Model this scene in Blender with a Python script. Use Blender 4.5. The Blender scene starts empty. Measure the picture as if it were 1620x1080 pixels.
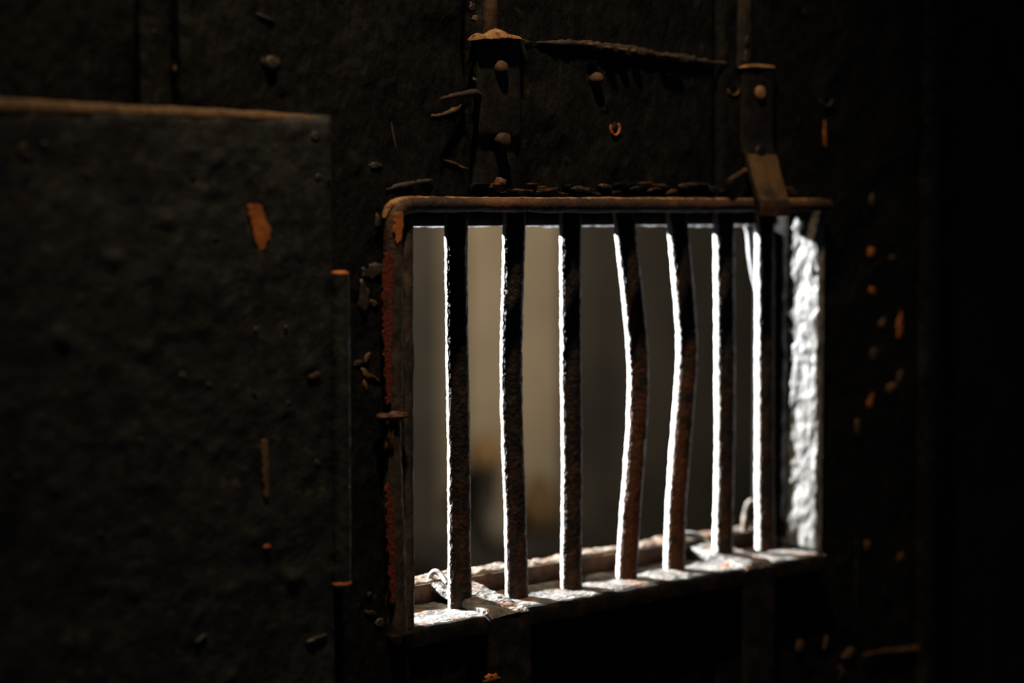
import bpy, math, random
from mathutils import Vector, noise
random.seed(7)

# ------------------------------------------------------------------ camera
F_PX = 3150.0                     # 70 mm lens on a 36 mm wide sensor, 1620 px wide frame
TH = math.radians(42.65)          # the lens looks this far to the right of the door's normal
PITCH = math.atan(198.0 / F_PX)   # and slightly downwards
ZC = 1.55
FW = (math.sin(TH), math.cos(TH)); RT = (math.cos(TH), -math.sin(TH))
CX = -1.5 * FW[0] + 0.043 * RT[0]
CY = -1.5 * FW[1] + 0.043 * RT[1]
sc = bpy.context.scene
cam_d = bpy.data.cameras.new('camera'); cam = bpy.data.objects.new('camera', cam_d)
sc.collection.objects.link(cam); sc.camera = cam
cam.location = (CX, CY, ZC)
cam.rotation_euler = (math.pi / 2 - PITCH, 0, -TH)
cam_d.sensor_width = 36.0; cam_d.lens = 70.0; cam_d.clip_start = 0.02
cam_d.dof.use_dof = True; cam_d.dof.focus_distance = 1.535; cam_d.dof.aperture_fstop = 2.6

# ------------------------------------------------------------------ world, lights, exposure
w = bpy.data.worlds.new('world'); sc.world = w; w.use_nodes = True
w.node_tree.nodes['Background'].inputs['Color'].default_value = (0.75, 0.8, 1.0, 1)
w.node_tree.nodes['Background'].inputs['Strength'].default_value = 0.03
vs = sc.view_settings
vs.view_transform = 'Standard'; vs.look = 'None'; vs.gamma = 1.0; vs.exposure = 0.0; vs.use_curve_mapping = False

def spot(name, loc, target, power, color, size, blend, radius):
    l = bpy.data.lights.new(name, 'SPOT'); o = bpy.data.objects.new(name, l)
    sc.collection.objects.link(o); o.location = loc
    o.rotation_euler = (Vector(target) - Vector(loc)).to_track_quat('-Z', 'Y').to_euler()
    l.energy = power; l.color = color; l.spot_size = math.radians(size); l.spot_blend = blend
    l.shadow_soft_size = radius
    return o
# cold floodlight in the cell behind the door, high on the left, shining out through the bars
spot('cell_floodlight', (-0.45, 2.60, 2.60), (0.22, 0.03, 1.38), 6500, (0.97, 0.985, 1.0), 19, 0.5, 0.09)
# warm fill light added to brighten the cell's far wall
spot('cell_fill_light', (1.2, 0.55, 2.55), (2.25, 2.7, 1.75), 400, (1.0, 0.86, 0.66), 62, 1.0, 0.12)
# warm lamp above the door on the corridor side, up and to the left
spot('corridor_lamp', (-0.30, -0.36, 2.75), (0.04, 0.0, 1.62), 105, (1.0, 0.73, 0.46), 56, 1.0, 0.03)

# ------------------------------------------------------------------ geometry helpers
def at(px, py, y=0.0):
    """the point of the plane y = const (parallel to the door) that the photograph shows at pixel px, py"""
    u = (px - 810.0) / F_PX; v = (540.0 - py) / F_PX
    cp, sp = math.cos(PITCH), math.sin(PITCH)
    fz = -sp + v * cp; fh = cp + v * sp
    dx = FW[0] * fh + RT[0] * u; dy = FW[1] * fh + RT[1] * u
    t = (y - CY) / dy
    return Vector((CX + dx * t, y, ZC + fz * t))
def X(px, y=0.0): return at(px, 342, y).x
def msize(px, y=0.0):
    p = at(px, 342, y); d = (p.x - CX) * FW[0] + (p.y - CY) * FW[1]
    return d / F_PX                                     # metres per pixel there

def nz(p, s, seed=0.0): return noise.noise(Vector((p[0] * s + seed, p[1] * s + seed * 1.7, p[2] * s - seed)))
def fbm(p, s, seed=0.0, o=3):
    a = 0.0; k = 1.0
    for i in range(o):
        a += nz(p, s, seed + i * 9.1) * k; s *= 2.1; k *= 0.5
    return a

def link(name, verts, faces, mat, parent=None, smooth=True):
    n = len(verts)
    lo = [min(v[i] for v in verts) for i in range(3)]; hi = [max(v[i] for v in verts) for i in range(3)]
    c = Vector([(lo[i] + hi[i]) / 2 for i in range(3)])
    me = bpy.data.meshes.new(name)
    me.from_pydata([tuple(Vector(v) - c) for v in verts], [], faces); me.update()
    if smooth: me.polygons.foreach_set('use_smooth', [True] * len(me.polygons))
    me.materials.append(mat)
    o = bpy.data.objects.new(name, me); sc.collection.objects.link(o)
    o.location = c
    if parent is not None:
        o.parent = parent; o.location = c - world_loc(parent)
    return o
def world_loc(o):
    l = Vector(o.location)
    while o.parent is not None:
        o = o.parent; l = l + Vector(o.location)
    return l
def thing(name, label, cat, loc, kind=None, group=None):
    o = bpy.data.objects.new(name, None); sc.collection.objects.link(o)
    o.location = loc; o.empty_display_size = 0.05
    tag(o, label, cat, kind, group); return o
def tag(o, label=None, cat=None, kind=None, group=None):
    if label: o['label'] = label
    if cat: o['category'] = cat
    if kind: o['kind'] = kind
    if group: o['group'] = group
    return o

def lines(a, b, fine, f0=None, f1=None, coarse=0.12, extra=()):
    f0 = a if f0 is None else max(a, f0); f1 = b if f1 is None else min(b, f1)
    out = [a, b] + [e for e in extra if a < e < b]
    if f1 > f0:
        n = max(1, int(round((f1 - f0) / fine))); out += [f0 + (f1 - f0) * i / n for i in range(n + 1)]
    for s, e in ((a, f0), (f1, b)):
        if e - s > 1e-6:
            n = max(1, int(math.ceil((e - s) / coarse))); out += [s + (e - s) * i / n for i in range(n + 1)]
    out = sorted(out); r = [out[0]]
    ex = set(extra)
    for v in out[1:]:
        if v - r[-1] > fine * 0.3: r.append(v)
        elif v in ex or v == b: r[-1] = v
    return r

def slab(name, mat, parent, u, v, org, eu, ev, en, depth, disp=None, bevel=0.0, hole=None):
    """solid plate: grid of u x v lines spanned by eu, ev from org, its face looking along en, made depth thick"""
    org, eu, ev, en = Vector(org), Vector(eu), Vector(ev), Vector(en)
    nu, nv = len(u), len(v); verts = []; faces = []; idx = {}
    def inside(i, j):
        if not hole: return False
        cu = (u[i] + u[i + 1]) / 2; cv = (v[j] + v[j + 1]) / 2
        return hole[0] < cu < hole[1] and hole[2] < cv < hole[3]
    cells = [(i, j) for i in range(nu - 1) for j in range(nv - 1) if not inside(i, j)]
    need = set()
    for i, j in cells: need |= {(i, j), (i + 1, j), (i, j + 1), (i + 1, j + 1)}
    for (i, j) in sorted(need):
        p = org + eu * u[i] + ev * v[j]
        d = disp(p) if disp else 0.0
        if bevel:
            e = min(u[i] - u[0], u[-1] - u[i], v[j] - v[0], v[-1] - v[j])
            if hole:
                du = max(hole[0] - u[i], 0, u[i] - hole[1]); dv = max(hole[2] - v[j], 0, v[j] - hole[3])
                e = min(e, math.hypot(du, dv))
            if e < bevel:
                t = 1 - e / bevel; d -= bevel * (1 - math.sqrt(max(0.0, 1 - t * t * 0.96)))
        idx[(i, j)] = len(verts); verts.append(p + en * d)
    back = {}
    for (i, j) in sorted(need):
        back[(i, j)] = len(verts); verts.append(org + eu * u[i] + ev * v[j] - en * depth)
    flip = eu.cross(ev).dot(en) < 0
    def add(q): faces.append(tuple(reversed(q)) if flip else tuple(q))
    edges = {}
    for i, j in cells:
        q = [(i, j), (i + 1, j), (i + 1, j + 1), (i, j + 1)]
        add([idx[k] for k in q]); add([back[k] for k in reversed(q)])
        for a in range(4):
            e = (q[a], q[(a + 1) % 4])
            if (e[1], e[0]) in edges: del edges[(e[1], e[0])]
            else: edges[e] = 1
    for a, b in edges: add([idx[b], idx[a], back[a], back[b]])
    o = link(name, verts, faces, mat, parent)
    if hasattr(o.data, 'set_sharp_from_angle'): o.data.set_sharp_from_angle(angle=math.radians(50))
    return o
def xz_slab(name, mat, parent, x0, x1, z0, z1, y0, y1, fine=0.004, amp=0.001, scale=30, bevel=0.003, hole=None, seed=0.0, lim=True, fn=None):
    ex = (hole[0], hole[1]) if hole else (); ez = (hole[2], hole[3]) if hole else ()
    u = lines(x0, x1, fine, -0.5 if lim else None, 0.9 if lim else None, extra=ex)
    v = lines(z0, z1, fine, 1.04 if lim else None, 1.86 if lim else None, extra=ez)
    if fn is None:
        fn = lambda p: fbm((p.x * 1.0, 0, p.z * 0.7), scale, seed) * amp
    return slab(name, mat, parent, u, v, (0, y0, 0), (1, 0, 0), (0, 0, 1), (0, -1, 0), y1 - y0, fn, bevel, hole)

def spline(pts, n):
    """Catmull-Rom through (x, y, z, r)"""
    P = [Vector(p) for p in pts]; out = []
    for i in range(len(P) - 1):
        p0 = P[max(i - 1, 0)]; p1 = P[i]; p2 = P[i + 1]; p3 = P[min(i + 2, len(P) - 1)]
        for k in range(n):
            t = k / n
            out.append(0.5 * ((2 * p1) + (p2 - p0) * t + (2 * p0 - 5 * p1 + 4 * p2 - p3) * t * t + (3 * p1 - p0 - 3 * p2 + p3) * t ** 3))
    out.append(P[-1]); return out
def tube(name, mat, parent, pts, n=10, segs=14, amp=0.0, scale=120, seed=0.0, flat=1.0, fine=None):
    """round rod through (x, y, z, radius) points with a pitted surface"""
    S = spline([Vector(p) for p in pts], n)
    verts = []; faces = []
    ref = None
    for i, s in enumerate(S):
        a = S[max(i - 1, 0)]; b = S[min(i + 1, len(S) - 1)]
        t = Vector((b[0] - a[0], b[1] - a[1], b[2] - a[2])).normalized()
        if ref is None:
            ref = Vector((0, -1, 0)) if abs(t.y) < 0.9 else Vector((1, 0, 0))
        e1 = (ref - t * ref.dot(t)).normalized(); ref = e1; e2 = t.cross(e1)
        c = Vector(s[:3])
        for k in range(segs):
            ang = 2 * math.pi * k / segs
            d = e1 * math.cos(ang) * flat + e2 * math.sin(ang)
            p = c + d * s[3]
            if amp:
                h = fbm(p, scale, seed) * amp + nz(p, scale * 0.23, seed + 5) * amp * 0.9
                p = p + d.normalized() * h
            verts.append(p)
    m = len(S)
    for i in range(m - 1):
        for k in range(segs):
            k2 = (k + 1) % segs
            faces.append((i * segs + k, i * segs + k2, (i + 1) * segs + k2, (i + 1) * segs + k))
    faces.append(tuple(reversed(range(segs)))); faces.append(tuple((m - 1) * segs + k for k in range(segs)))
    o = link(name, verts, faces, mat, parent)
    o.data.set_sharp_from_angle(angle=math.radians(60))
    return o
def chip(name, mat, parent, px, py, wpx, hpx, y, th=0.0015, rot=0.0, seed=None, n=20, rough=0.3):
    """irregular flake: low dome with a torn outline standing on the plane y"""
    rnd = random.Random(seed if seed is not None else int(px * 31 + py * 7))
    c = at(px, py, y); s = msize(px, y); ax = math.cos(TH)
    rx = wpx * s / 2 / ax; rz = hpx * s / 2
    verts = []; faces = []
    rad = [1 + (rnd.random() - 0.5) * 2 * rough for _ in range(n)]
    for lev, (f, h) in enumerate(((1.0, -0.001), (0.97, th * 0.75), (0.6, th))):
        for k in range(n):
            a = 2 * math.pi * k / n
            dx, dz = math.cos(a) * rx * rad[k] * f, math.sin(a) * rz * rad[k] * f
            x = dx * math.cos(rot) - dz * math.sin(rot); z = dx * math.sin(rot) + dz * math.cos(rot)
            hh = h * (1 + (rnd.random() - 0.5) * 0.7) if lev else h
            verts.append((c.x + x, y - hh, c.z + z))
    for l in range(2):
        for k in range(n):
            k2 = (k + 1) % n
            faces.append((l * n + k, l * n + k2, (l + 1) * n + k2, (l + 1) * n + k))
    faces.append(tuple(2 * n + k for k in range(n))); faces.append(tuple(reversed(range(n))))
    return link(name, verts, faces, mat, parent)
def lathe(name, mat, parent, c, axis, prof, segs=20, amp=0.0):
    """prof: (radius, height) pairs turned about axis 'y-' (towards the corridor) or 'z'"""
    verts = []; faces = []
    for r, h in prof:
        for k in range(segs):
            a = 2 * math.pi * k / segs; rr = r * (1 + amp * (random.random() - 0.5))
            if axis == 'z': verts.append((c[0] + rr * math.cos(a), c[1] + rr * math.sin(a), c[2] + h))
            else: verts.append((c[0] + rr * math.cos(a), c[1] - h, c[2] + rr * math.sin(a)))
    m = len(prof)
    for i in range(m - 1):
        for k in range(segs):
            k2 = (k + 1) % segs
            faces.append((i * segs + k, i * segs + k2, (i + 1) * segs + k2, (i + 1) * segs + k))
    faces.append(tuple((m - 1) * segs + k for k in range(segs))); faces.append(tuple(reversed(range(segs))))
    return link(name, verts, faces, mat, parent)
def prism(name, mat, parent, outline_px, y, th):
    """flat patch with the outline given in photograph pixels on plane y, th thick"""
    rj = random.Random(len(outline_px)); o2 = []
    for (a, b), (c, d) in zip(outline_px, outline_px[1:] + outline_px[:1]):      # torn edges
        k = max(2, int(math.hypot(c - a, d - b) / 5))
        o2 += [(a + (c - a) * i / k + rj.uniform(-1.3, 1.3), b + (d - b) * i / k + rj.uniform(-1.3, 1.3)) for i in range(k)]
    outline_px = o2; n = len(outline_px); P = [at(a, b, y) for a, b in outline_px]
    verts = [(p.x, y + 0.001, p.z) for p in P] + [(p.x, y - th, p.z) for p in P]
    faces = [tuple(range(n)), tuple(reversed(range(n, 2 * n)))]
    for k in range(n):
        k2 = (k + 1) % n; faces.append((k, n + k, n + k2, k2))
    return link(name, verts, faces, mat, parent, smooth=False)
def box(name, mat, parent, x0, x1, y0, y1, z0, z1):
    v = [(x, y, z) for x in (x0, x1) for y in (y0, y1) for z in (z0, z1)]
    f = [(0, 1, 3, 2), (4, 6, 7, 5), (0, 4, 5, 1), (2, 3, 7, 6), (0, 2, 6, 4), (1, 5, 7, 3)]
    return link(name, v, f, mat, parent, smooth=False)
def rpt(px, py, y, rpx):
    p = at(px, py, y); return (p.x, p.y, p.z, rpx * msize(px, y))

# ------------------------------------------------------------------ materials
def material(name, cols, scale=18, detail=6, rough=(0.5, 0.8), bump=0.4, bscale=140, bdist=0.002, stretch=(1, 1, 1), ramp=(0.35, 0.65), spec=0.4, extra=None, sheen=0.0):
    m = bpy.data.materials.new(name); m.use_nodes = True
    nt = m.node_tree; N = nt.nodes; L = nt.links
    b = N['Principled BSDF']
    geo = N.new('ShaderNodeNewGeometry')
    mp = N.new('ShaderNodeMapping'); mp.inputs['Scale'].default_value = stretch
    L.new(geo.outputs['Position'], mp.inputs['Vector'])
    n1 = N.new('ShaderNodeTexNoise'); n1.inputs['Scale'].default_value = scale; n1.inputs['Detail'].default_value = detail
    n1.inputs['Roughness'].default_value = 0.62
    L.new(mp.outputs[0], n1.inputs['Vector'])
    r = N.new('ShaderNodeValToRGB'); e = r.color_ramp.elements
    k = len(cols)
    while len(e) < k: e.new(0.5)
    for i, c in enumerate(cols):
        e[i].position = ramp[0] + (ramp[1] - ramp[0]) * i / (k - 1); e[i].color = (*c, 1)
    L.new(n1.outputs['Fac'], r.inputs['Fac'])
    L.new(r.outputs['Color'], b.inputs['Base Color'])
    n2 = N.new('ShaderNodeTexNoise'); n2.inputs['Scale'].default_value = bscale; n2.inputs['Detail'].default_value = 5
    L.new(mp.outputs[0], n2.inputs['Vector'])
    mr = N.new('ShaderNodeMapRange'); mr.inputs['From Min'].default_value = 0.3; mr.inputs['From Max'].default_value = 0.7
    mr.inputs['To Min'].default_value = rough[0]; mr.inputs['To Max'].default_value = rough[1]
    L.new(n2.outputs['Fac'], mr.inputs['Value']); L.new(mr.outputs[0], b.inputs['Roughness'])
    bp = N.new('ShaderNodeBump'); bp.inputs['Strength'].default_value = bump; bp.inputs['Distance'].default_value = bdist
    L.new(n2.outputs['Fac'], bp.inputs['Height']); L.new(bp.outputs[0], b.inputs['Normal'])
    b.inputs['Specular IOR Level'].default_value = spec
    b.inputs['Sheen Weight'].default_value = sheen; b.inputs['Sheen Roughness'].default_value = 0.35
    if extra: extra(m, N, L, b, geo, r)
    return m
def over(color, scale, lo, hi, detail=5, zfade=None, seed=0.0, rough=None):
    """a second coat (rust, dust) laid over the first in noisy patches, optionally more of it below or above a height"""
    def f(m, N, L, b, geo, r):
        mp = N.new('ShaderNodeMapping'); mp.inputs['Location'].default_value = (seed, seed * 0.7, seed * 1.3)
        L.new(geo.outputs['Position'], mp.inputs['Vector'])
        n = N.new('ShaderNodeTexNoise'); n.inputs['Scale'].default_value = scale; n.inputs['Detail'].default_value = detail
        n.inputs['Roughness'].default_value = 0.65
        L.new(mp.outputs[0], n.inputs['Vector'])
        src = n.outputs['Fac']
        if zfade:
            sx = N.new('ShaderNodeSeparateXYZ'); L.new(geo.outputs['Position'], sx.inputs[0])
            z = N.new('ShaderNodeMapRange'); z.inputs['From Min'].default_value = zfade[0]; z.inputs['From Max'].default_value = zfade[1]
            z.inputs['To Min'].default_value = zfade[2]; z.inputs['To Max'].default_value = zfade[3]
            L.new(sx.outputs['Z'], z.inputs['Value'])
            ad = N.new('ShaderNodeMath'); ad.operation = 'ADD'; L.new(src, ad.inputs[0]); L.new(z.outputs[0], ad.inputs[1]); src = ad.outputs[0]
        mr = N.new('ShaderNodeMapRange'); mr.inputs['From Min'].default_value = lo; mr.inputs['From Max'].default_value = hi
        L.new(src, mr.inputs['Value'])
        mx = N.new('ShaderNodeMix'); mx.data_type = 'RGBA'
        old = b.inputs['Base Color'].links[0].from_socket
        L.new(mr.outputs[0], mx.inputs['Factor']); L.new(old, mx.inputs['A']); mx.inputs['B'].default_value = (*color, 1)
        L.new(mx.outputs['Result'], b.inputs['Base Color'])
        if rough is not None:
            mf = N.new('ShaderNodeMix'); old = b.inputs['Roughness'].links[0].from_socket
            L.new(mr.outputs[0], mf.inputs['Factor']); L.new(old, mf.inputs['A']); mf.inputs['B'].default_value = rough
            L.new(mf.outputs['Result'], b.inputs['Roughness'])
    return f
def both(*fs):
    def f(*a):
        for q in fs: q(*a)
    return f

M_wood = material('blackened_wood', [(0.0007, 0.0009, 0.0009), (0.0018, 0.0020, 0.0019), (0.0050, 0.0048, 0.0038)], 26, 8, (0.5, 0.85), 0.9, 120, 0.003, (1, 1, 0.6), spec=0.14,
                  extra=both(over((0.020, 0.016, 0.010), 95, 0.60, 0.76), over((0.0008, 0.0008, 0.0008), 16, 0.52, 0.66, seed=4.0)))
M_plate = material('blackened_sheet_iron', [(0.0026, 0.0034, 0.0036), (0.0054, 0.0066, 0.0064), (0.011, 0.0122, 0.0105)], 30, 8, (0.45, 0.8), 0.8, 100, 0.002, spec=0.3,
                   extra=both(over((0.030, 0.026, 0.018), 85, 0.58, 0.74), over((0.002, 0.002, 0.002), 22, 0.50, 0.66, seed=7.0)))
M_iron = material('black_strap_iron', [(0.0022, 0.0022, 0.0022), (0.005, 0.0045, 0.0038), (0.013, 0.009, 0.006)], 60, 6, (0.45, 0.75), 0.35, 220, 0.0015, spec=0.2)
M_bar = material('painted_bar_iron', [(0.004, 0.004, 0.005), (0.008, 0.007, 0.007), (0.02, 0.014, 0.010)], 110, 6, (0.42, 0.65), 0.85, 300, 0.0016, spec=0.15,
                 extra=both(over((0.035, 0.015, 0.008), 95, 0.50, 0.66, zfade=(1.28, 1.56, 0.06, -0.16), rough=0.5),
                            over((0.07, 0.035, 0.016), 210, 0.62, 0.72, zfade=(1.28, 1.56, 0.03, -0.12), seed=3.0, rough=0.55)))
M_bar_rust = material('rusted_bar_iron', [(0.005, 0.005, 0.005), (0.010, 0.008, 0.007), (0.022, 0.014, 0.009)], 100, 6, (0.42, 0.65), 0.85, 300, 0.0016, spec=0.15,
                 extra=both(over((0.048, 0.017, 0.008), 70, 0.42, 0.58, zfade=(1.36, 1.56, 0.05, -0.22), rough=0.5),
                            over((0.085, 0.040, 0.016), 190, 0.60, 0.72, zfade=(1.36, 1.56, 0.03, -0.14), seed=3.0, rough=0.55)))
M_rail = material('rusty_rail_iron', [(0.007, 0.005, 0.004), (0.024, 0.011, 0.006), (0.085, 0.036, 0.015)], 13, 7, (0.6, 0.85), 0.6, 320, 0.0015, spec=0.3)
M_post = material('dark_post_iron', [(0.006, 0.0055, 0.005), (0.016, 0.011, 0.007), (0.036, 0.023, 0.013)], 55, 7, (0.5, 0.8), 0.6, 260, 0.0015, (1, 1, 0.5), spec=0.35)
M_red = material('red_oxide_paint', [(0.030, 0.005, 0.003), (0.085, 0.013, 0.005), (0.018, 0.010, 0.006)], 90, 6, (0.6, 0.8), 0.7, 330, 0.0015, spec=0.25)
M_orange = material('orange_rust', [(0.16, 0.045, 0.010), (0.26, 0.08, 0.016)], 80, 5, (0.7, 0.9), 0.5, 280, 0.001, spec=0.2)
M_ochre = material('ochre_bare_wood', [(0.022, 0.014, 0.007), (0.085, 0.048, 0.02)], 90, 5, (0.7, 0.9), 0.5, 280, 0.001, (1, 1, 0.5), spec=0.2)
M_brown = material('brown_rust', [(0.016, 0.009, 0.005), (0.055, 0.027, 0.012)], 90, 5, (0.7, 0.9), 0.5, 280, 0.001, spec=0.2)
M_dust = material('brown_dust', [(0.035, 0.019, 0.009), (0.24, 0.13, 0.058)], 150, 6, (0.85, 0.95), 0.6, 240, 0.002, spec=0.1)
M_sill = material('dusty_sill_iron', [(0.012, 0.011, 0.009), (0.062, 0.058, 0.050), (0.13, 0.125, 0.110)], 60, 8, (0.55, 0.8), 0.9, 210, 0.003, spec=0.4,
                  extra=over((0.11, 0.047, 0.018), 55, 0.54, 0.64))
M_ledge = material('crusted_ledge', [(0.025, 0.016, 0.01), (0.085, 0.067, 0.046), (0.145, 0.13, 0.10)], 50, 8, (0.6, 0.85), 0.9, 160, 0.004, spec=0.3,
                   extra=over((0.070, 0.032, 0.012), 48, 0.46, 0.58))
M_jamb = material('chipped_white_paint', [(0.010, 0.009, 0.007), (0.048, 0.045, 0.038), (0.092, 0.091, 0.087)], 75, 7, (0.5, 0.75), 0.8, 120, 0.005, (1, 1, 0.5), ramp=(0.36, 0.56), spec=0.4)
M_matt_dark = material('matt_dark', [(0.0012, 0.0012, 0.0012), (0.0028, 0.0024, 0.0020), (0.010, 0.006, 0.0035)], 50, 6, (0.75, 0.95), 0.5, 200, 0.0015, spec=0.06)  # matt near-black; also paints shade on the reveal strip and backing board
M_highlight = material('painted_highlight', [(0.16, 0.14, 0.115), (0.33, 0.32, 0.30), (0.40, 0.40, 0.385)], 120, 6, (0.6, 0.85), 0.7, 380, 0.0014, ramp=(0.3, 0.5), spec=0.3)  # bright white that paints the backlit edge onto the bars
M_wire = material('galvanised_wire', [(0.15, 0.15, 0.15), (0.28, 0.28, 0.28)], 90, 4, (0.4, 0.6), 0.3, 300, 0.001, spec=0.5)
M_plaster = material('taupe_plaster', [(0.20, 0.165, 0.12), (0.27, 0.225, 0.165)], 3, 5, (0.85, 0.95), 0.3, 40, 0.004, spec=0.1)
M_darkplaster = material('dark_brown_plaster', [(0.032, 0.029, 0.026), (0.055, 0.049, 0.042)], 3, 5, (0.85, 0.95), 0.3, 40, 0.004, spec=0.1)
M_stone = material('grey_stone', [(0.05, 0.048, 0.046), (0.10, 0.095, 0.09)], 4, 6, (0.8, 0.95), 0.5, 30, 0.006, spec=0.2)
M_clay = material('ochre_clay', [(0.13, 0.08, 0.034), (0.17, 0.105, 0.045)], 12, 4, (0.7, 0.9), 0.2, 60, 0.002, spec=0.2)
M_brownclay = material('brown_clay', [(0.08, 0.05, 0.025), (0.12, 0.075, 0.035)], 12, 4, (0.7, 0.9), 0.2, 60, 0.002, spec=0.2)
M_paleclay = material('pale_clay', [(0.15, 0.135, 0.11), (0.20, 0.175, 0.14)], 12, 4, (0.7, 0.9), 0.2, 60, 0.002, spec=0.2)
M_cob = bpy.data.materials.new('dusty_cobweb'); M_cob.use_nodes = True
_n = M_cob.node_tree; _n.nodes.clear()
_o = _n.nodes.new('ShaderNodeOutputMaterial'); _t = _n.nodes.new('ShaderNodeBsdfTranslucent'); _d = _n.nodes.new('ShaderNodeBsdfDiffuse'); _m = _n.nodes.new('ShaderNodeMixShader')
_nn = _n.nodes.new('ShaderNodeTexNoise'); _nn.inputs['Scale'].default_value = 130; _g = _n.nodes.new('ShaderNodeNewGeometry'); _rr = _n.nodes.new('ShaderNodeValToRGB')
_n.links.new(_g.outputs['Position'], _nn.inputs['Vector']); _n.links.new(_nn.outputs['Fac'], _rr.inputs['Fac'])
_rr.color_ramp.elements[0].position = 0.42; _rr.color_ramp.elements[0].color = (0.02, 0.02, 0.02, 1)
_rr.color_ramp.elements[1].position = 0.65; _rr.color_ramp.elements[1].color = (0.06, 0.062, 0.062, 1)
_n.links.new(_rr.outputs[0], _t.inputs[0]); _n.links.new(_rr.outputs[0], _d.inputs[0])
_m.inputs[0].default_value = 0.5
_n.links.new(_t.outputs[0], _m.inputs[1]); _n.links.new(_d.outputs[0], _m.inputs[2]); _n.links.new(_m.outputs[0], _o.inputs[0])

# ------------------------------------------------------------------ the room shell
tag(box('floor', M_stone, None, -2.6, 4.8, -2.4, 3.2, -0.1, 0.0), 'dark grey stone floor on both sides of the door', kind='structure')
tag(box('ceiling', M_darkplaster, None, -2.6, 4.8, 0.30, 3.2, 3.0, 3.1), 'dark plaster ceiling of the cell behind the door', kind='structure')
DX0, DX1, DZ1 = -0.66, 0.98, 2.16
wf = thing('wall_front', 'dark stone wall that the door is set into', None, (0, 0.15, 0), 'structure')
box('wall_pier', M_stone, wf, -2.6, DX0 - 0.004, 0.0, 0.30, 0.0, 3.0)
box('wall_pier', M_stone, wf, DX1 + 0.004, 4.8, 0.0, 0.30, 0.0, 3.0)
box('wall_lintel', M_stone, wf, DX0 - 0.004, DX1 + 0.004, 0.0, 0.30, DZ1 + 0.004, 3.0)
YB = 2.75
wb = thing('wall_back', 'dim brown cell wall far behind the bars, out of focus', None, (2.0, YB, 0), 'structure')
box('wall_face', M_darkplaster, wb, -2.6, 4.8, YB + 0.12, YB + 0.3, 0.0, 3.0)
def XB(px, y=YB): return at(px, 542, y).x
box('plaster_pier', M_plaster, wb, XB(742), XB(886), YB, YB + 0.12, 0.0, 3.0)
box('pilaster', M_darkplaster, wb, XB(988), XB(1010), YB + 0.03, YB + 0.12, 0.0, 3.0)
tag(box('wall_left', M_darkplaster, None, -2.7, -2.6, 0.30, 3.2, 0.0, 3.0), 'left wall of the cell, out of sight', kind='structure')
tag(box('wall_right', M_darkplaster, None, 4.8, 4.9, 0.30, 3.2, 0.0, 3.0), 'right wall of the cell in the dark', kind='structure')

# ------------------------------------------------------------------ the door
OX0, OX1 = X(628), X(1306)
OZ0, OZ1 = 1.238, 1.560
door = thing('door_1', 'heavy blackened plank door with a barred hatch, seen close up', None, ((DX0 + DX1) / 2, 0.03, 0.0), 'structure')
hole = (OX0, OX1, OZ0, OZ1)
def wood_disp(seed, amp=0.0012):
    def f(p):
        h = fbm((p.x, 0, p.z * 0.55), 38, seed, 4) * amp
        q = nz((p.x, 0, p.z * 0.8), 16, seed + 40)
        if q > 0.28: h -= (q - 0.28) * 0.012
        q = nz((p.x, 0, p.z), 90, seed + 20)
        if q > 0.38: h += (q - 0.38) * 0.006
        return h
    return f
Z0 = 0.01
YA, YBt, YCp, YD, YE, YF = 0.004, 0.008, 0.0, 0.012, 0.010, 0.030
planks = [(DX0 + 0.004, X(226), YA, 1), (X(239), X(288), YBt, 2), (X(290), X(741), YCp, 3), (X(774), X(1148), YD, 4),
          (X(1153), X(1470), YE, 5), (X(1496), DX1 - 0.004, YF, 6)]
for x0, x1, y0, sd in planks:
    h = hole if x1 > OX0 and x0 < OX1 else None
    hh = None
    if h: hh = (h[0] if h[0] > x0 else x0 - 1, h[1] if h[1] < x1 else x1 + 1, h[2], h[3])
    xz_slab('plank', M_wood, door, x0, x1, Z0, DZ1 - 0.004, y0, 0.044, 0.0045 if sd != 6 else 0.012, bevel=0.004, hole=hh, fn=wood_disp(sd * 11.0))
xz_slab('edge_batten', M_wood, door, X(1470), X(1494), Z0, DZ1 - 0.004, 0.000, 0.044, 0.006, bevel=0.006, fn=wood_disp(91.0, 0.0008))
xz_slab('backing_board', M_matt_dark, door, DX0 + 0.004, DX1 - 0.004, Z0, DZ1 - 0.004, 0.044, 0.062, 0.03, bevel=0, hole=hole, fn=lambda p: 0.0)  # near-black colour keeps the gaps between planks as dark as shade
# painted right reveal of the hatch
u = lines(0.004, 0.064, 0.0022); v = lines(OZ0 + 0.006, OZ1, 0.0026)
slab('reveal', M_jamb, door, u, v, (X(1305) - 0.001, 0, 0), (0, 1, 0), (0, 0, 1), (-1, 0, 0), 0.006,
     lambda p: fbm(p, 110, 3, 4) * 0.0016 + nz(p, 45, 8) * 0.001, 0.003)
u = lines(0.040, 0.064, 0.003); v = lines(OZ0 + 0.016, OZ1 - 0.004, 0.004)
slab('reveal_shade_strip', M_matt_dark, door, u, v, (X(1305) - 0.0035, 0, 0), (0, 1, 0), (0, 0, 1), (-1, 0, 0), 0.004, lambda p: fbm(p, 110, 13, 3) * 0.0006, 0.001)  # dark strip paints shade onto the rear of the reveal
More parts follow.
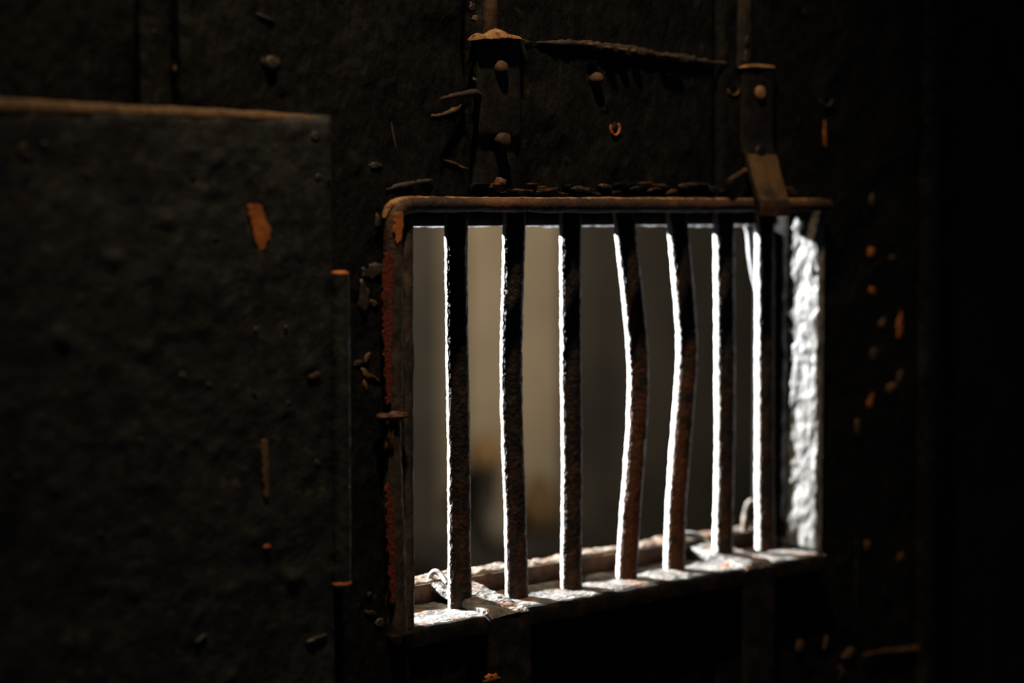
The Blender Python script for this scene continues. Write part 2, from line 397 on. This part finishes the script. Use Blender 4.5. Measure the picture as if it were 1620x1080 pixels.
# strap irons with their rivets
def strap_profile(name, mat, parent, x0, x1, prof, th, fine=0.004, amp=0.0004, seed=0.0):
    """bent flat iron: prof is a list of (y, z) of its outer face, from top to bottom"""
    P = []
    for (a, b) in zip(prof[:-1], prof[1:]):
        n = max(1, int(math.hypot(b[0] - a[0], b[1] - a[1]) / fine))
        P += [(a[0] + (b[0] - a[0]) * i / n, a[1] + (b[1] - a[1]) * i / n) for i in range(n)]
    P.append(prof[-1])
    nx = max(2, int((x1 - x0) / fine)); verts = []; faces = []
    for side in (0, 1):
        for i, (y, z) in enumerate(P):
            a = P[max(i - 1, 0)]; b = P[min(i + 1, len(P) - 1)]
            ty, tz = b[0] - a[0], b[1] - a[1]; l = math.hypot(ty, tz) or 1
            ny, nz_ = tz / l, -ty / l                       # towards the corridor for a downward run
            for k in range(nx + 1):
                x = x0 + (x1 - x0) * k / nx
                wob = nz((0, y, z), 60, seed) * 0.0008 if k in (0, nx) else 0
                h = fbm((x, y, z), 90, seed) * amp
                if side: h = -th
                elif k in (0, nx): h -= th * 0.3
                verts.append((x + wob, y + ny * h, z + nz_ * h))
    m = len(P); q = nx + 1
    for i in range(m - 1):
        for k in range(nx):
            a = i * q + k
            faces.append((a, a + q, a + q + 1, a + 1)); a += m * q; faces.append((a, a + 1, a + q + 1, a + q))
    for i in range(m - 1):
        for k, r in ((0, 0), (nx, 1)):
            a = i * q + k; b = a + q; f = (a, a + m * q, b + m * q, b); faces.append(f if not r else tuple(reversed(f)))
    for k in range(nx):
        a = k; f = (a, a + 1, a + 1 + m * q, a + m * q); faces.append(f)
        a = (m - 1) * q + k; f = (a, a + m * q, a + 1 + m * q, a + 1); faces.append(f)
    o = link(name, verts, faces, mat, parent); o.data.set_sharp_from_angle(angle=math.radians(40)); return o
def rivet(parent, px, py, y, rpx, h, mat, flat=False, name='rivet'):
    c = at(px, py, y); r = rpx * msize(px, y)
    prof = [(r, -0.002), (r, h * 0.55), (r * 0.93, h * 0.85), (r * 0.75, h)] if flat else [(r, -0.002), (r * 0.97, h * 0.3), (r * 0.8, h * 0.68), (r * 0.5, h * 0.92), (r * 0.15, h)]
    return lathe(name, mat, parent, (c.x, y, c.z), 'y-', prof, 20, 0.08)
ys = 0.006
s1 = strap_profile('strap', M_iron, door, X(757, ys), X(825, ys), [(ys, at(790, 63, ys).z), (ys, at(790, 212, ys).z), (ys + 0.004, at(790, 232, ys).z), (ys + 0.005, at(790, 302, ys).z)], 0.005, seed=2.0)
rivet(s1, 791, 108, ys, 13, 0.006, M_brown); rivet(s1, 793, 222, ys, 12.5, 0.006, M_brown, True)
ys = 0.002
s2 = strap_profile('strap', M_iron, door, X(1176, ys), X(1224, ys), [(ys, at(1200, 106, ys).z), (ys, at(1200, 225, ys).z), (ys - 0.006, at(1200, 262, ys).z), (ys - 0.016, at(1200, 312, ys).z), (ys - 0.019, at(1200, 322, ys).z), (ys - 0.018, at(1200, 342, ys).z)], 0.004, seed=6.0)
rivet(s2, 1201, 147, ys, 11, 0.003, M_dust, True)
hcap = rivet(s2, 1201, 240, ys - 0.001, 11, 0.003, M_iron, True)
face = strap_profile('strap_lit_face', M_ochre, s2, X(1177.5, ys), X(1223, ys), [(ys - 0.0035, at(1200, 244, ys).z), (ys - 0.0066, at(1200, 262, ys).z), (ys - 0.0164, at(1200, 312, ys).z), (ys - 0.0188, at(1200, 319, ys).z)], 0.001, seed=9.5)  # lighter facing paints in the lamplight caught by the slanted strap
lip = strap_profile('strap_lip', M_rail, s2, X(1177, ys), X(1223.5, ys), [(ys - 0.0185, at(1200, 316, ys).z), (ys - 0.0197, at(1200, 323, ys).z), (ys - 0.0187, at(1200, 341, ys).z)], 0.001, seed=9.0)
ys = -0.010
s3 = strap_profile('strap', M_iron, door, X(776, ys), X(842, ys), [(-0.004, 1.2452), (-0.0095, 1.241), (ys, 1.232), (ys, 1.10)], 0.004, amp=0.0012, seed=13.0)
s3.data.materials.clear(); s3.data.materials.append(M_iron)
drape = strap_profile('strap_bend', M_sill, s3, X(778, ys) + 0.001, X(842, ys) - 0.001, [(0.064, 1.2590), (0.046, 1.2555), (0.030, 1.2525), (0.014, 1.2492), (-0.004, 1.2465), (-0.010, 1.2425)], 0.006, fine=0.0022, amp=0.0020, seed=15.0)
ys = -0.008
s4 = strap_profile('strap', M_iron, door, X(1184, ys), X(1232, ys), [(-0.003, 1.2450), (ys, 1.241), (ys, 1.10)], 0.004, amp=0.001, seed=17.0)
strap_profile('strap_bend', M_sill, s4, X(1184, ys) + 0.001, X(1232, ys) - 0.001, [(0.060, 1.2545), (0.040, 1.2535), (0.014, 1.2495), (-0.004, 1.2467), (-0.008, 1.243)], 0.008, fine=0.0022, amp=0.0018, seed=19.0)
# narrow dusty strips that run up from the straps
xz_slab('cover_strip', M_brown, door, X(771, 0.008), X(789, 0.008), at(780, 54, 0.008).z, DZ1 - 0.02, 0.008, 0.013, 0.004, 0.0008, 60, 0.002, seed=5)
xz_slab('cover_strip', M_post, door, X(1170, 0.006), X(1189, 0.006), at(1180, 104, 0.006).z, DZ1 - 0.02, 0.006, 0.011, 0.004, 0.0010, 70, 0.002, seed=8)
# dust heaped on top of the strap
def mound(name, mat, parent, pts, y, dep):
    """small heap: top outline from pts (px, py) over a level base"""
    base = max(p[1] for p in pts); verts = []; faces = []; m = len(pts); seg = 5
    for i, (a, b) in enumerate(pts):
        top = at(a, b, y); bot = at(a, base, y)
        for k in range(seg + 1):
            t = k / seg
            verts.append((top.x, y - dep * math.sin(t * math.pi / 2) * (0.25 + 0.75 * min(1, (top.z - bot.z) / 0.004)), bot.z + (top.z - bot.z) * math.cos(t * math.pi / 2) + nz(top, 200, k) * 0.0006))
        verts.append((top.x, y + 0.006, bot.z)); 
    q = seg + 2
    for i in range(m - 1):
        for k in range(q):
            k2 = (k + 1) % q
            faces.append((i * q + k, (i + 1) * q + k, (i + 1) * q + k2, i * q + k2))
    faces.append(tuple(range(q))); faces.append(tuple(reversed([(m - 1) * q + k for k in range(q)])))
    return link(name, verts, faces, mat, parent)
mound('dust_heap', M_dust, door, [(744, 64), (748, 55), (754, 52), (760, 54), (766, 53), (774, 48), (783, 45), (791, 48), (799, 53), (806, 55), (815, 57), (822, 62), (828, 64)], 0.008, 0.009)
mound('dust_heap', M_dust, door, [(1171, 106), (1178, 102), (1190, 101), (1205, 102.5), (1222, 105), (1226, 107)], 0.004, 0.005)
# torn ridges of the panel above the hatch
def ridge(name, mat, pts, y, amp=0.0014, parent=door, seed=0.0, n=8, flat=0.7):
    return tube(name, mat, parent, [rpt(a, b, y, r) for a, b, r in pts], n=n, segs=10, amp=amp, scale=170, seed=seed, flat=flat)
ridge('ridge', M_post, [(832, 66, 2.5), (880, 68, 3), (915, 69, 4), (930, 72, 7), (960, 78, 9), (1000, 82, 9), (1040, 88, 6.5), (1075, 92, 7), (1110, 97, 3), (1148, 101, 3)], 0.010, 0.0018, seed=1.0)
for a, b, c, d, m, sd in ((935, 71, 16, 7, M_ochre, 1), (962, 76, 14, 6, M_brown, 2), (985, 79, 12, 6, M_ochre, 3), (1005, 82, 15, 8, M_ochre, 4), (1060, 90, 30, 5, M_brown, 5)):
    chip('ridge_crumb', m, door, a, b, c, d, 0.0055, 0.003, -0.05, sd)
ridge('splinter', M_ochre, [(682, 184, 2), (705, 180, 3), (728, 170, 4), (743, 165, 4)], -0.0005, 0.001, seed=3.0)
ridge('splinter', M_brown, [(700, 253, 1.5), (716, 258, 3.5), (730, 264, 4), (742, 267, 2)], -0.001, 0.001, seed=4.0)
ridge('splinter', M_post, [(610, 299, 2), (640, 293, 4), (665, 288, 4), (685, 285, 2)], -0.001, 0.0012, seed=5.0)
rnd = random.Random(3)
for i in range(26):                                   # torn lower edge of the panel just above the rail
    a = 760 + i * 15.2 + rnd.uniform(-4, 4); 
    if 1165 < a < 1240: continue
    chip('edge_splinter', rnd.choice([M_post, M_post, M_brown, M_ochre, M_wood]), door, a, rnd.uniform(290, 306), rnd.uniform(12, 40), rnd.uniform(3, 8), 0.0105, rnd.uniform(0.001, 0.003), rnd.uniform(-0.2, 0.2), 100 + i)
chip('edge_splinter', M_brown, door, 918, 299, 34, 8, 0.009, 0.006, -0.1, 61); chip('edge_splinter', M_rail, door, 788, 292, 12, 20, 0.006, 0.006, 0.2, 62)
chip('edge_splinter', M_rail, door, 1248, 302, 22, 12, 0.007, 0.004, -0.3, 63)
# nails
def nail(pts, mat=M_brown, amp=0.0005, seed=0.0): return tube('nail', mat, door, [(*at(a, b, y), r * msize(a, y)) for a, b, y, r in pts], n=6, segs=12, amp=amp, scale=200, seed=seed)
nail([(758, 152, 0.014, 6), (750, 147, 0.000, 6.5), (735, 149, -0.006, 5.2), (712, 153, -0.012, 4), (697, 156, -0.016, 2)], M_rail, seed=2.0)
nail([(1182, 268, 0.002, 4.5), (1168, 277, -0.004, 5), (1152, 287, -0.009, 5)], M_rail, seed=5.0)
rivet(door, 941, 125, YD - 0.001, 11.5, 0.008, M_brown, name='nail_head')
rivet(door, 428, 100, YCp - 0.001, 12, 0.003, M_post, True, name='nail_head')
def ring(px, py, y, rx, rz, tpx, mat, a0=0, a1=360, seed=0.0):
    pts = []
    for k in range(9):
        a = math.radians(a0 + (a1 - a0) * k / 8); pts.append(rpt(px + rx * math.cos(a), py - rz * math.sin(a), y, tpx))
    return tube('nail_hole_rim', mat, door, pts, n=3, segs=8, amp=0.0003, scale=220, seed=seed)
ring(973, 203, YD - 0.0006, 7, 11, 2.6, M_orange, 150, 400, 1.0); chip('nail_hole', M_wood, door, 973, 201, 8, 14, YD, 0.0006)
ring(1307, 158, YE - 0.0006, 9, 10, 2.2, M_post, 170, 370, 2.0)
ring(428, 96, YCp - 0.0006, 13, 13, 2.0, M_post, 160, 380, 3.0)
ring(1160, 142, YD - 0.002, 8, 9, 2.6, M_ochre, 170, 420, 4.0)
# rust and bare wood showing on the planks
ch = [(1378, 400, 12, 16, M_orange, 0.3), (1411, 408, 12, 9, M_ochre, 0), (1379, 460, 12, 12, M_orange, -0.3), (1423, 517, 12, 42, M_orange, -0.05), (1396, 512, 12, 16, M_ochre, 0.2),
      (1383, 560, 15, 18, M_ochre, -0.4), (1410, 613, 24, 16, M_ochre, 0.3), (1424, 596, 10, 22, M_ochre, -0.5), (1376, 635, 10, 24, M_orange, -0.3), (1356, 678, 7, 32, M_ochre, 0.05),
      (1372, 862, 10, 16, M_ochre, 0), (1425, 882, 12, 14, M_ochre, 0.2), (1379, 318, 9, 22, M_post, 0), (1304, 215, 5, 46, M_orange, 0.06), (1270, 19, 7, 12, M_post, 0),
      (1201, 983, 20, 5, M_ochre, 0.3), (1265, 1022, 16, 24, M_ochre, -0.4), (1231, 1058, 8, 36, M_ochre, -0.2), (1313, 984, 9, 13, M_brown, 0), (1306, 1018, 7, 26, M_ochre, -0.2), (1342, 1034, 20, 16, M_ochre, 0.2),
      (1325, 1068, 22, 26, M_brown, 0.4), (1187, 1036, 14, 12, M_brown, 0), (1184, 1070, 12, 24, M_ochre, 0), (1198, 1074, 8, 16, M_ochre, 0.2), (1180, 93, 9, 26, M_rail, 0.1), (1181, 66, 8, 16, M_rail, 0.1)]
for a, b, c, d, m, r in ch:
    yy = YE if a > 1153 else YD
    chip('bare_patch', m, door, a, b, c, d, yy - (0.004 if a < 1190 and b < 100 else 0), 0.0013, r)
ridge('ledge', M_brown, [(1368, 1036, 3), (1395, 1032, 5), (1430, 1029, 6), (1462, 1024, 8), (1478, 1016, 5)], YE - 0.002, 0.0012, seed=8.0)
ridge('ridge', M_wood, [(1354, 835, 3), (1356, 880, 7), (1355, 950, 7), (1356, 1005, 3)], YE, 0.0006, seed=9.0)
ridge('ridge', M_wood, [(708, 1020, 2), (706, 1050, 4), (704, 1085, 4)], 0.0, 0.0006, seed=10.0)
ridge('scratch', M_ochre, [(619, 193, 0.8), (622, 212, 1.3), (626, 234, 0.8)], -0.0005, 0.0002, seed=10.0)
for a, b, c, d, m, r in ((420, 28, 26, 6, M_post, -0.3), (245, 50, 8, 10, M_brown, 0), (279, 110, 8, 12, M_brown, 0.2), (746, 12, 8, 16, M_rail, 0.2), (751, 30, 9, 10, M_ochre, 0), (752, 128, 10, 8, M_post, -0.6),
                        (594, 262, 20, 10, M_post, 0), (588, 430, 40, 30, M_post, 0.05), (575, 470, 18, 50, M_post, 0.1), (567, 575, 16, 12, M_rail, 0.2), (578, 592, 8, 26, M_ochre, 0.7), (592, 598, 20, 6, M_ochre, -0.5), (577, 610, 5, 22, M_ochre, 0.3), (580, 566, 6, 18, M_ochre, -0.5),
                        (590, 480, 14, 10, M_ochre, -0.5), (597, 350, 8, 22, M_post, 0), (584, 940, 8, 9, M_rail, 0), (586, 970, 20, 10, M_post, -0.4), (600, 985, 16, 16, M_post, -0.4), (779, 1072, 26, 14, M_orange, 0), (838, 1060, 9, 9, M_ochre, 0)):
    yy = YCp if a < 742 else (YBt if a < 290 else YD - 0.003)
    if 239 < a < 290: yy = YBt
    if a > 770 and b > 1000: yy = -0.009
    if a == 838: yy = YD
    chip('bare_patch', m, door, a, b, c, d, yy, 0.0013, r)

# ------------------------------------------------------------------ the barred grille in the hatch
gr = thing('barred_grille', 'rusty iron hatch grille of seven upright round bars, fourth and fifth bent', 'grille', (X(950), 0.035, 1.238))
YR = 0.034
bars = [
 ([(722, 318, 19), (722, 420, 18.5), (723, 520, 18.5), (726, 700, 18.5), (727, 850, 19), (728, 968, 19.5)], M_bar, None),
 ([(814, 320, 18.5), (812, 440, 18), (809, 560, 18), (811, 700, 18), (815, 800, 18), (818, 945, 18.5)], M_bar, None),
 ([(902, 322, 18), (903, 440, 17.5), (904, 600, 17.5), (905, 750, 17), (904, 850, 17), (904, 934, 17.5)], M_bar, None),
 ([(985, 322, 18), (992, 390, 17.5), (1001, 470, 17.5), (1008, 545, 17.5), (1010, 610, 17.5), (1006, 700, 17), (998, 800, 17), (991, 916, 17.5)], M_bar_rust, 'bar bent strongly to the right in its middle'),
 ([(1069, 324, 17), (1076, 400, 17), (1084, 490, 17), (1087, 550, 17), (1084, 610, 17), (1077, 700, 17), (1070, 800, 17), (1067, 900, 17.5)], M_bar_rust, 'bar with a sharp kink to the right in its middle'),
 ([(1145, 324, 17), (1146, 450, 16.5), (1147, 600, 16.5), (1146, 750, 16), (1143, 890, 16.5)], M_bar, None),
 ([(1210, 325, 16), (1210, 450, 15.5), (1210, 600, 15.5), (1210, 750, 15.5), (1211, 868, 16)], M_bar, None)]
def painted_highlight(parent, pts, n, seed, edge):
    """backlit edge painted on the left flank of a bar: a thin white strip with a ragged front edge"""
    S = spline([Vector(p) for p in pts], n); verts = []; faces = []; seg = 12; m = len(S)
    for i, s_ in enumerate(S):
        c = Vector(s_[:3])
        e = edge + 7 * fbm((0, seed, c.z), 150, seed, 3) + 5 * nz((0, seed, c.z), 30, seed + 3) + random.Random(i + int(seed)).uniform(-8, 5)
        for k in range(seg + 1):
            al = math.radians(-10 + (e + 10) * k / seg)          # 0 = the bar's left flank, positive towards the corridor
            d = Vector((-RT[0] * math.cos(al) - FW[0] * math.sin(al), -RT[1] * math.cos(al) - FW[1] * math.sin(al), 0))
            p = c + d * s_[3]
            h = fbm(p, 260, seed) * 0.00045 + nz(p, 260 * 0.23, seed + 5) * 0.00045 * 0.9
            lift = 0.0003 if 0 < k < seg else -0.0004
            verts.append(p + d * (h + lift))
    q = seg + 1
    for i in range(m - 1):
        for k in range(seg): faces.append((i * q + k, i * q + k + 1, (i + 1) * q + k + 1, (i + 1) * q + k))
    return link('painted_highlight_strip', verts, faces, M_highlight, parent)  # white strip imitates strong light on the bar's edge
for i, (pts, m, lab) in enumerate(bars):
    o = tube('bar', m, gr, [rpt(a, b, YR, r * 0.97) for a, b, r in pts], n=34 if len(pts) < 7 else 26, segs=40, amp=0.00045, scale=260, seed=10.0 * i)
    if lab: o['label'] = lab
    painted_highlight(o, [rpt(a, b, YR, r * 0.97) for a, b, r in pts], 34 if len(pts) < 7 else 26, 10.0 * i, (46, 47, 49, 52, 55, 57, 58)[i])
# top rail, round rod bent down at the left
yr = -0.002
tr = tube('top_rail', M_rail, gr, [rpt(1308, 324, yr, 8), rpt(1300, 324, yr, 9), rpt(1200, 325, yr, 10), rpt(1050, 325, yr, 11), rpt(900, 325, yr, 11.5), rpt(760, 324, yr, 11.5), rpt(680, 323.5, yr, 12), rpt(650, 324, yr, 13), rpt(632, 328, yr, 15), rpt(623, 340, yr, 16), rpt(621, 360, yr, 16), rpt(621, 400, yr, 15.5)],
          n=12, segs=20, amp=0.0006, scale=160, seed=3.0)
tube('rail_dust', M_dust, tr, [rpt(1306, 316.5, yr, 2.2), rpt(1240, 316.5, yr, 3), rpt(1200, 316.5, yr, 3), rpt(1050, 315.5, yr, 3.5), rpt(900, 315, yr, 3.5), rpt(760, 314.5, yr, 3.2), rpt(680, 314, yr, 3.2), rpt(645, 315, yr, 4.5), rpt(626, 320, yr, 6.5), rpt(613, 330, yr, 6), rpt(607, 345, yr, 3)],
     n=14, segs=10, amp=0.0005, scale=190, seed=33.0, flat=1.6)
lp = tube('left_rod', M_post, gr, [rpt(621, 396, yr, 15.6), rpt(622, 450, yr, 16), rpt(622, 550, yr, 16), rpt(623, 620, yr, 15), rpt(623, 648, yr, 14)], n=16, segs=20, amp=0.0006, scale=160, seed=4.0)
lq = tube('left_rod', M_post, gr, [rpt(618, 656, yr - 0.001, 17), rpt(619, 700, yr - 0.001, 16.5), rpt(622, 800, yr - 0.001, 16.5), rpt(625, 900, yr - 0.001, 17), rpt(627, 1004, yr - 0.001, 17)], n=16, segs=20, amp=0.0007, scale=150, seed=5.0)
lq['label'] = 'lower length of the left rod, broken off at a rusty top end'
prism('red_paint_patch', M_red, lp, [(607, 402), (621, 398), (622, 440), (620, 500), (619, 560), (618, 635), (612, 640), (609, 600), (606, 540), (605, 470)], yr - 0.0066, 0.0010)
prism('red_paint_patch', M_red, lq, [(610, 770), (615, 764), (622, 800), (625, 870), (625, 950), (619, 955), (615, 900), (611, 830)], yr - 0.0078, 0.0010)
prism('rust_patch', M_orange, tr, [(624, 338), (637, 334), (637, 360), (632, 380), (627, 386), (623, 366)], yr - 0.0073, 0.0008)
chip('rust_crust', M_rail, lq, 617, 658, 36, 14, yr - 0.004, 0.007, 0, 5); chip('rust_crust', M_rail, lq, 606, 664, 10, 22, yr - 0.004, 0.006, 0.2, 6)
chip('rust_crust', M_brown, lq, 612, 690, 18, 60, yr - 0.004, 0.0045, 0, 7)
lathe('rod_end', M_orange, gr, tuple(at(626, 1012, yr)), 'z', [(0.003, -0.004), (0.005, -0.001), (0.0055, 0.003), (0.004, 0.006)], 14, 0.2)
# flat inner post beside the left rod
xz_slab('inner_post', M_post, gr, X(641, -0.003), X(656, -0.003), 1.240, at(648, 341, -0.003).z, -0.003, 0.060, 0.0025, 0.0009, 90, 0.002, seed=12)
xz_slab('inner_web', M_iron, gr, X(628) - 0.002, X(642, 0.010), 1.239, 1.556, 0.010, 0.044, 0.004, 0.0004, 90, 0.001, seed=13)
# bottom plate, the raised crusted ledge behind it, head plate and side plate at the back
u = lines(X(640), X(1306) + 0.0, 0.0026); v = lines(-0.006, 0.066, 0.0026)
slab('sill_plate', M_matt_dark, gr, u, v, (0, 0, 1.2432), (1, 0, 0), (0, 1, 0), (0, 0, 1), 0.013,
     lambda p: fbm(p, 75, 21, 4) * 0.0010, 0.004)
v = lines(-0.0035, 0.066, 0.0026)
slab('sill_crust', M_sill, gr, u, v, (0, 0, 1.2440), (1, 0, 0), (0, 1, 0), (0, 0, 1), 0.002,
     lambda p: fbm(p, 75, 21, 4) * 0.0011 + nz(p, 28, 4) * 0.0010 - max(0, 0.006 - p.y) * (0.25 + 0.5 * nz(p, 60, 77)), 0.003)
u = lines(X(600), X(1306) - 0.001, 0.0028); v = lines(0.066, 0.094, 0.0024)
slab('rear_ledge', M_ledge, gr, u, v, (0, 0, 1.2600), (1, 0, 0), (0, 1, 0), (0, 0, 1), 0.022,
     lambda p: fbm(p, 70, 31, 4) * 0.0024 + nz(p, 20, 6) * 0.0022, 0.006)
xz_slab('ledge_riser', M_brown, gr, X(600) + 0.002, X(1306) - 0.004, 1.2435, 1.2585, 0.0640, 0.0668, 0.0035, 0.0007, 80, 0.002, seed=25)  # dark brown facing paints shade onto the ledge's front
xz_slab('head_plate', M_matt_dark, gr, OX0, X(1232, 0.046), 1.5425, 1.559, 0.0455, 0.053, 0.005, 0.0004, 60, 0.002, seed=15)
xz_slab('side_plate', M_matt_dark, gr, X(1305) - 0.0115, X(1305) + 0.02, 1.239, 1.5415, 0.0645, 0.074, 0.005, 0.0004, 60, 0.002, seed=16)
# wire ends and a lump on the rear ledge
def wire(pts, mat=M_wire, amp=0.0003, seed=0.0, name='wire_end'):
    return tube(name, mat, gr, [(*at(a, b, y), r * msize(a, y)) for a, b, y, r in pts], n=6, segs=12, amp=amp, scale=200, seed=seed)
wire([(1180, 357, 0.060, 4), (1185, 372, 0.058, 5), (1187, 400, 0.056, 5), (1191, 430, 0.052, 4.5), (1198, 460, 0.046, 4)], seed=1.0)
wire([(680, 924, 0.076, 4), (681, 911, 0.075, 4.5), (688, 904, 0.072, 4.5), (697, 909, 0.066, 4.5), (708, 922, 0.056, 4)], seed=2.0)
wire([(1082, 846, 0.080, 6), (1096, 846, 0.074, 6), (1112, 852, 0.066, 5), (1128, 866, 0.054, 4)], seed=3.0)
wire([(1178, 850, 0.076, 6), (1180, 822, 0.076, 7), (1184, 802, 0.076, 7), (1191, 793, 0.074, 6), (1198, 800, 0.072, 6), (1200, 830, 0.070, 6)], M_ledge, 0.0006, 4.0, 'bent_lug')

# ------------------------------------------------------------------ cobwebs lit from behind
def web(name, label, a0, a1, y, ztop, zbot, seed):
    rnd = random.Random(seed); x0, x1 = X(a0, y), X(a1, y); n = int((a1 - a0) / 3); verts = []; faces = []
    for i in range(n + 1):
        x = x0 + (x1 - x0) * i / n
        t = ztop + fbm((x, 0, 0), 120, seed) * 0.0007
        b = zbot + fbm((x, 5, 0), 70, seed) * 0.0014 + (rnd.random() - 0.5) * 0.0004
        if b > t - 0.0003: b = t - 0.0003
        yy = y + nz((x, 0, 0), 60, seed) * 0.0008
        verts += [(x, yy, t), (x, yy + 0.0002, b)]
    for i in range(n): faces.append((2 * i, 2 * i + 1, 2 * i + 3, 2 * i + 2))
    o = link(name, verts, faces, M_cob, None); return tag(o, label, 'cobweb')
web('cobweb', 'pale dusty cobweb strip hanging along the black head plate behind the bars', 654, 1192, 0.0545, 1.5432, 1.5412, 5)
web('cobweb', 'thin cobweb fringe hanging under the rusty top rail in front of the bars', 650, 1196, 0.010, 1.5545, 1.5535, 9)

# ------------------------------------------------------------------ the shutter folded back on the left
YS = -0.026
sz1 = at(530, 181, YS).z; sz0 = 1.165; sx1 = X(533, YS); sx0 = sx1 - 0.57
sh = thing('hatch_shutter', 'black iron hatch shutter folded back against the door, left of the bars', 'shutter', ((sx0 + sx1) / 2, YS + 0.01, sz0))
def plate_disp(p):
    h = fbm((p.x, 0, p.z), 30, 51, 4) * 0.0010
    q = nz((p.x, 0, p.z), 85, 61)
    if q > 0.30: h += (q - 0.30) * 0.0045
    q = nz((p.x, 0, p.z), 13, 71)
    h += q * 0.0012
    return h
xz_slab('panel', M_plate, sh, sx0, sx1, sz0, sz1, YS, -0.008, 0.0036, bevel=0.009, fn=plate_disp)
zr = sz1 - 0.0045
tube('panel_rim', M_ochre, sh, [(sx1 - 0.004, YS + 0.009, zr - 0.001, 0.0035), (sx1 - 0.03, YS + 0.006, zr, 0.0045), (sx1 - 0.13, YS + 0.006, zr, 0.0052), (sx1 - 0.24, YS + 0.006, zr - 0.0005, 0.0066), (sx1 - 0.36, YS + 0.006, zr - 0.001, 0.0075), (sx0 + 0.004, YS + 0.006, zr - 0.001, 0.0075)],
     n=18, segs=14, amp=0.0007, scale=90, seed=7.0)
bx = at(532, 433, YS + 0.004); bz0 = at(532, 918, YS + 0.004).z; br = 15.5 * msize(532, YS)
hb = tube('hinge_barrel', M_plate, sh, [(bx.x, bx.y - 0.004, bz0, br), (bx.x, bx.y - 0.004, (bz0 + bx.z) / 2, br), (bx.x, bx.y - 0.004, bx.z, br)], n=40, segs=24, amp=0.0003, scale=120, seed=8.0)
lathe('hinge_cap', M_orange, hb, (bx.x, bx.y - 0.004, bx.z - 0.001), 'z', [(br * 0.95, 0), (br * 0.9, 0.0022), (br * 0.5, 0.0034)], 20, 0.06)
lathe('hinge_cap', M_orange, hb, (bx.x, bx.y - 0.004, bz0 - 0.0045), 'z', [(br * 0.7, 0), (br * 1.05, 0.002), (br * 1.0, 0.0045)], 20, 0.06)
prism('rust_patch', M_orange, sh, [(391, 326), (402, 322), (413, 326), (417, 345), (427, 362), (425, 375), (417, 392), (409, 394), (403, 380), (397, 355)], YS, 0.0012)
prism('rust_patch', M_post, sh, [(404, 394), (417, 394), (416, 415), (413, 434), (405, 430), (406, 410)], YS, 0.0010)
prism('rust_patch', M_ochre, sh, [(412, 697), (422, 694), (423, 740), (424, 784), (418, 786), (415, 745)], YS, 0.0012)
chip('rust_spot', M_orange, sh, 421, 865, 9, 9, YS, 0.002, 0, 8); chip('rust_spot', M_ochre, sh, 403, 520, 4, 5, YS, 0.002, 0, 9); chip('rust_spot', M_ochre, sh, 451, 517, 4, 5, YS, 0.002, 0, 10)
chip('rust_spot', M_post, sh, 317, 1009, 18, 6, YS, 0.002, 0.5, 11); chip('rust_spot', M_post, sh, 500, 1010, 30, 8, YS, 0.002, 0.2, 12); chip('rust_spot', M_brown, sh, 495, 595, 18, 12, YS, 0.002, 0.2, 13)
rnd = random.Random(11)
for i in range(30):
    a, b = rnd.uniform(-10, 505), rnd.uniform(215, 1075)
    s = rnd.uniform(4, 13)
    chip('rust_spot', rnd.choice([M_post, M_iron, M_post, M_brown]), sh, a, b, s, s * rnd.uniform(0.6, 1.2), YS, rnd.uniform(0.0001, 0.0004), rnd.uniform(-1, 1), 200 + i)

# ------------------------------------------------------------------ things far behind the bars, out of focus
yb = YB - 0.16
st = thing('wall_bench', 'dark wooden bench at the far cell wall, blurred behind the first bars', 'bench', (XB(800, yb), yb, 0))
zt = at(800, 850, yb).z
box('bench_top', M_darkplaster, st, XB(640, yb), XB(960, yb), yb - 0.14, yb + 0.15, zt - 0.05, zt)
for a in (660, 930): box('leg', M_darkplaster, st, XB(a, yb), XB(a, yb) + 0.07, yb - 0.1, yb + 0.1, 0.0, zt - 0.05)
def pot(name, mat, px, pytop, pybot, wpx, label, y=yb):
    b = at(px, pybot, y); t = at(px, pytop, y); r = wpx * msize(px, y) / 2; h = t.z - zt if pybot > 845 else t.z - b.z
    z0 = zt if pybot > 845 else b.z
    o = lathe(name, mat, None, (b.x, y, z0), 'z', [(r * 0.6, 0), (r * 0.9, h * 0.25), (r, h * 0.5), (r * 0.85, h * 0.75), (r * 0.5, h * 0.9), (r * 0.62, h), (r * 0.5, h * 0.98)], 24)
    return tag(o, label, 'pot', group='pots on the far bench')
pot('clay_jar', M_brownclay, 853, 755, 850, 62, 'brown clay jar far behind the bars, between second and third bar')
stand = lathe('pot_stand', M_darkplaster, None, (at(772, 850, yb).x, yb, zt), 'z', [(0.045, 0), (0.04, 0.02), (0.028, 0.05), (0.03, at(772, 745, yb).z - zt - 0.01), (0.05, at(772, 745, yb).z - zt)], 20)
tag(stand, 'dark turned stand carrying the ochre pot, blurred beyond the bars', 'stand')
pot('clay_pot', M_clay, 768, 688, 745, 60, 'ochre clay pot far behind, between first and second bar')
pot('clay_bowl', M_paleclay, 790, 800, 850, 40, 'small pale bowl at the foot of the dark stand behind the bars', yb - 0.1)
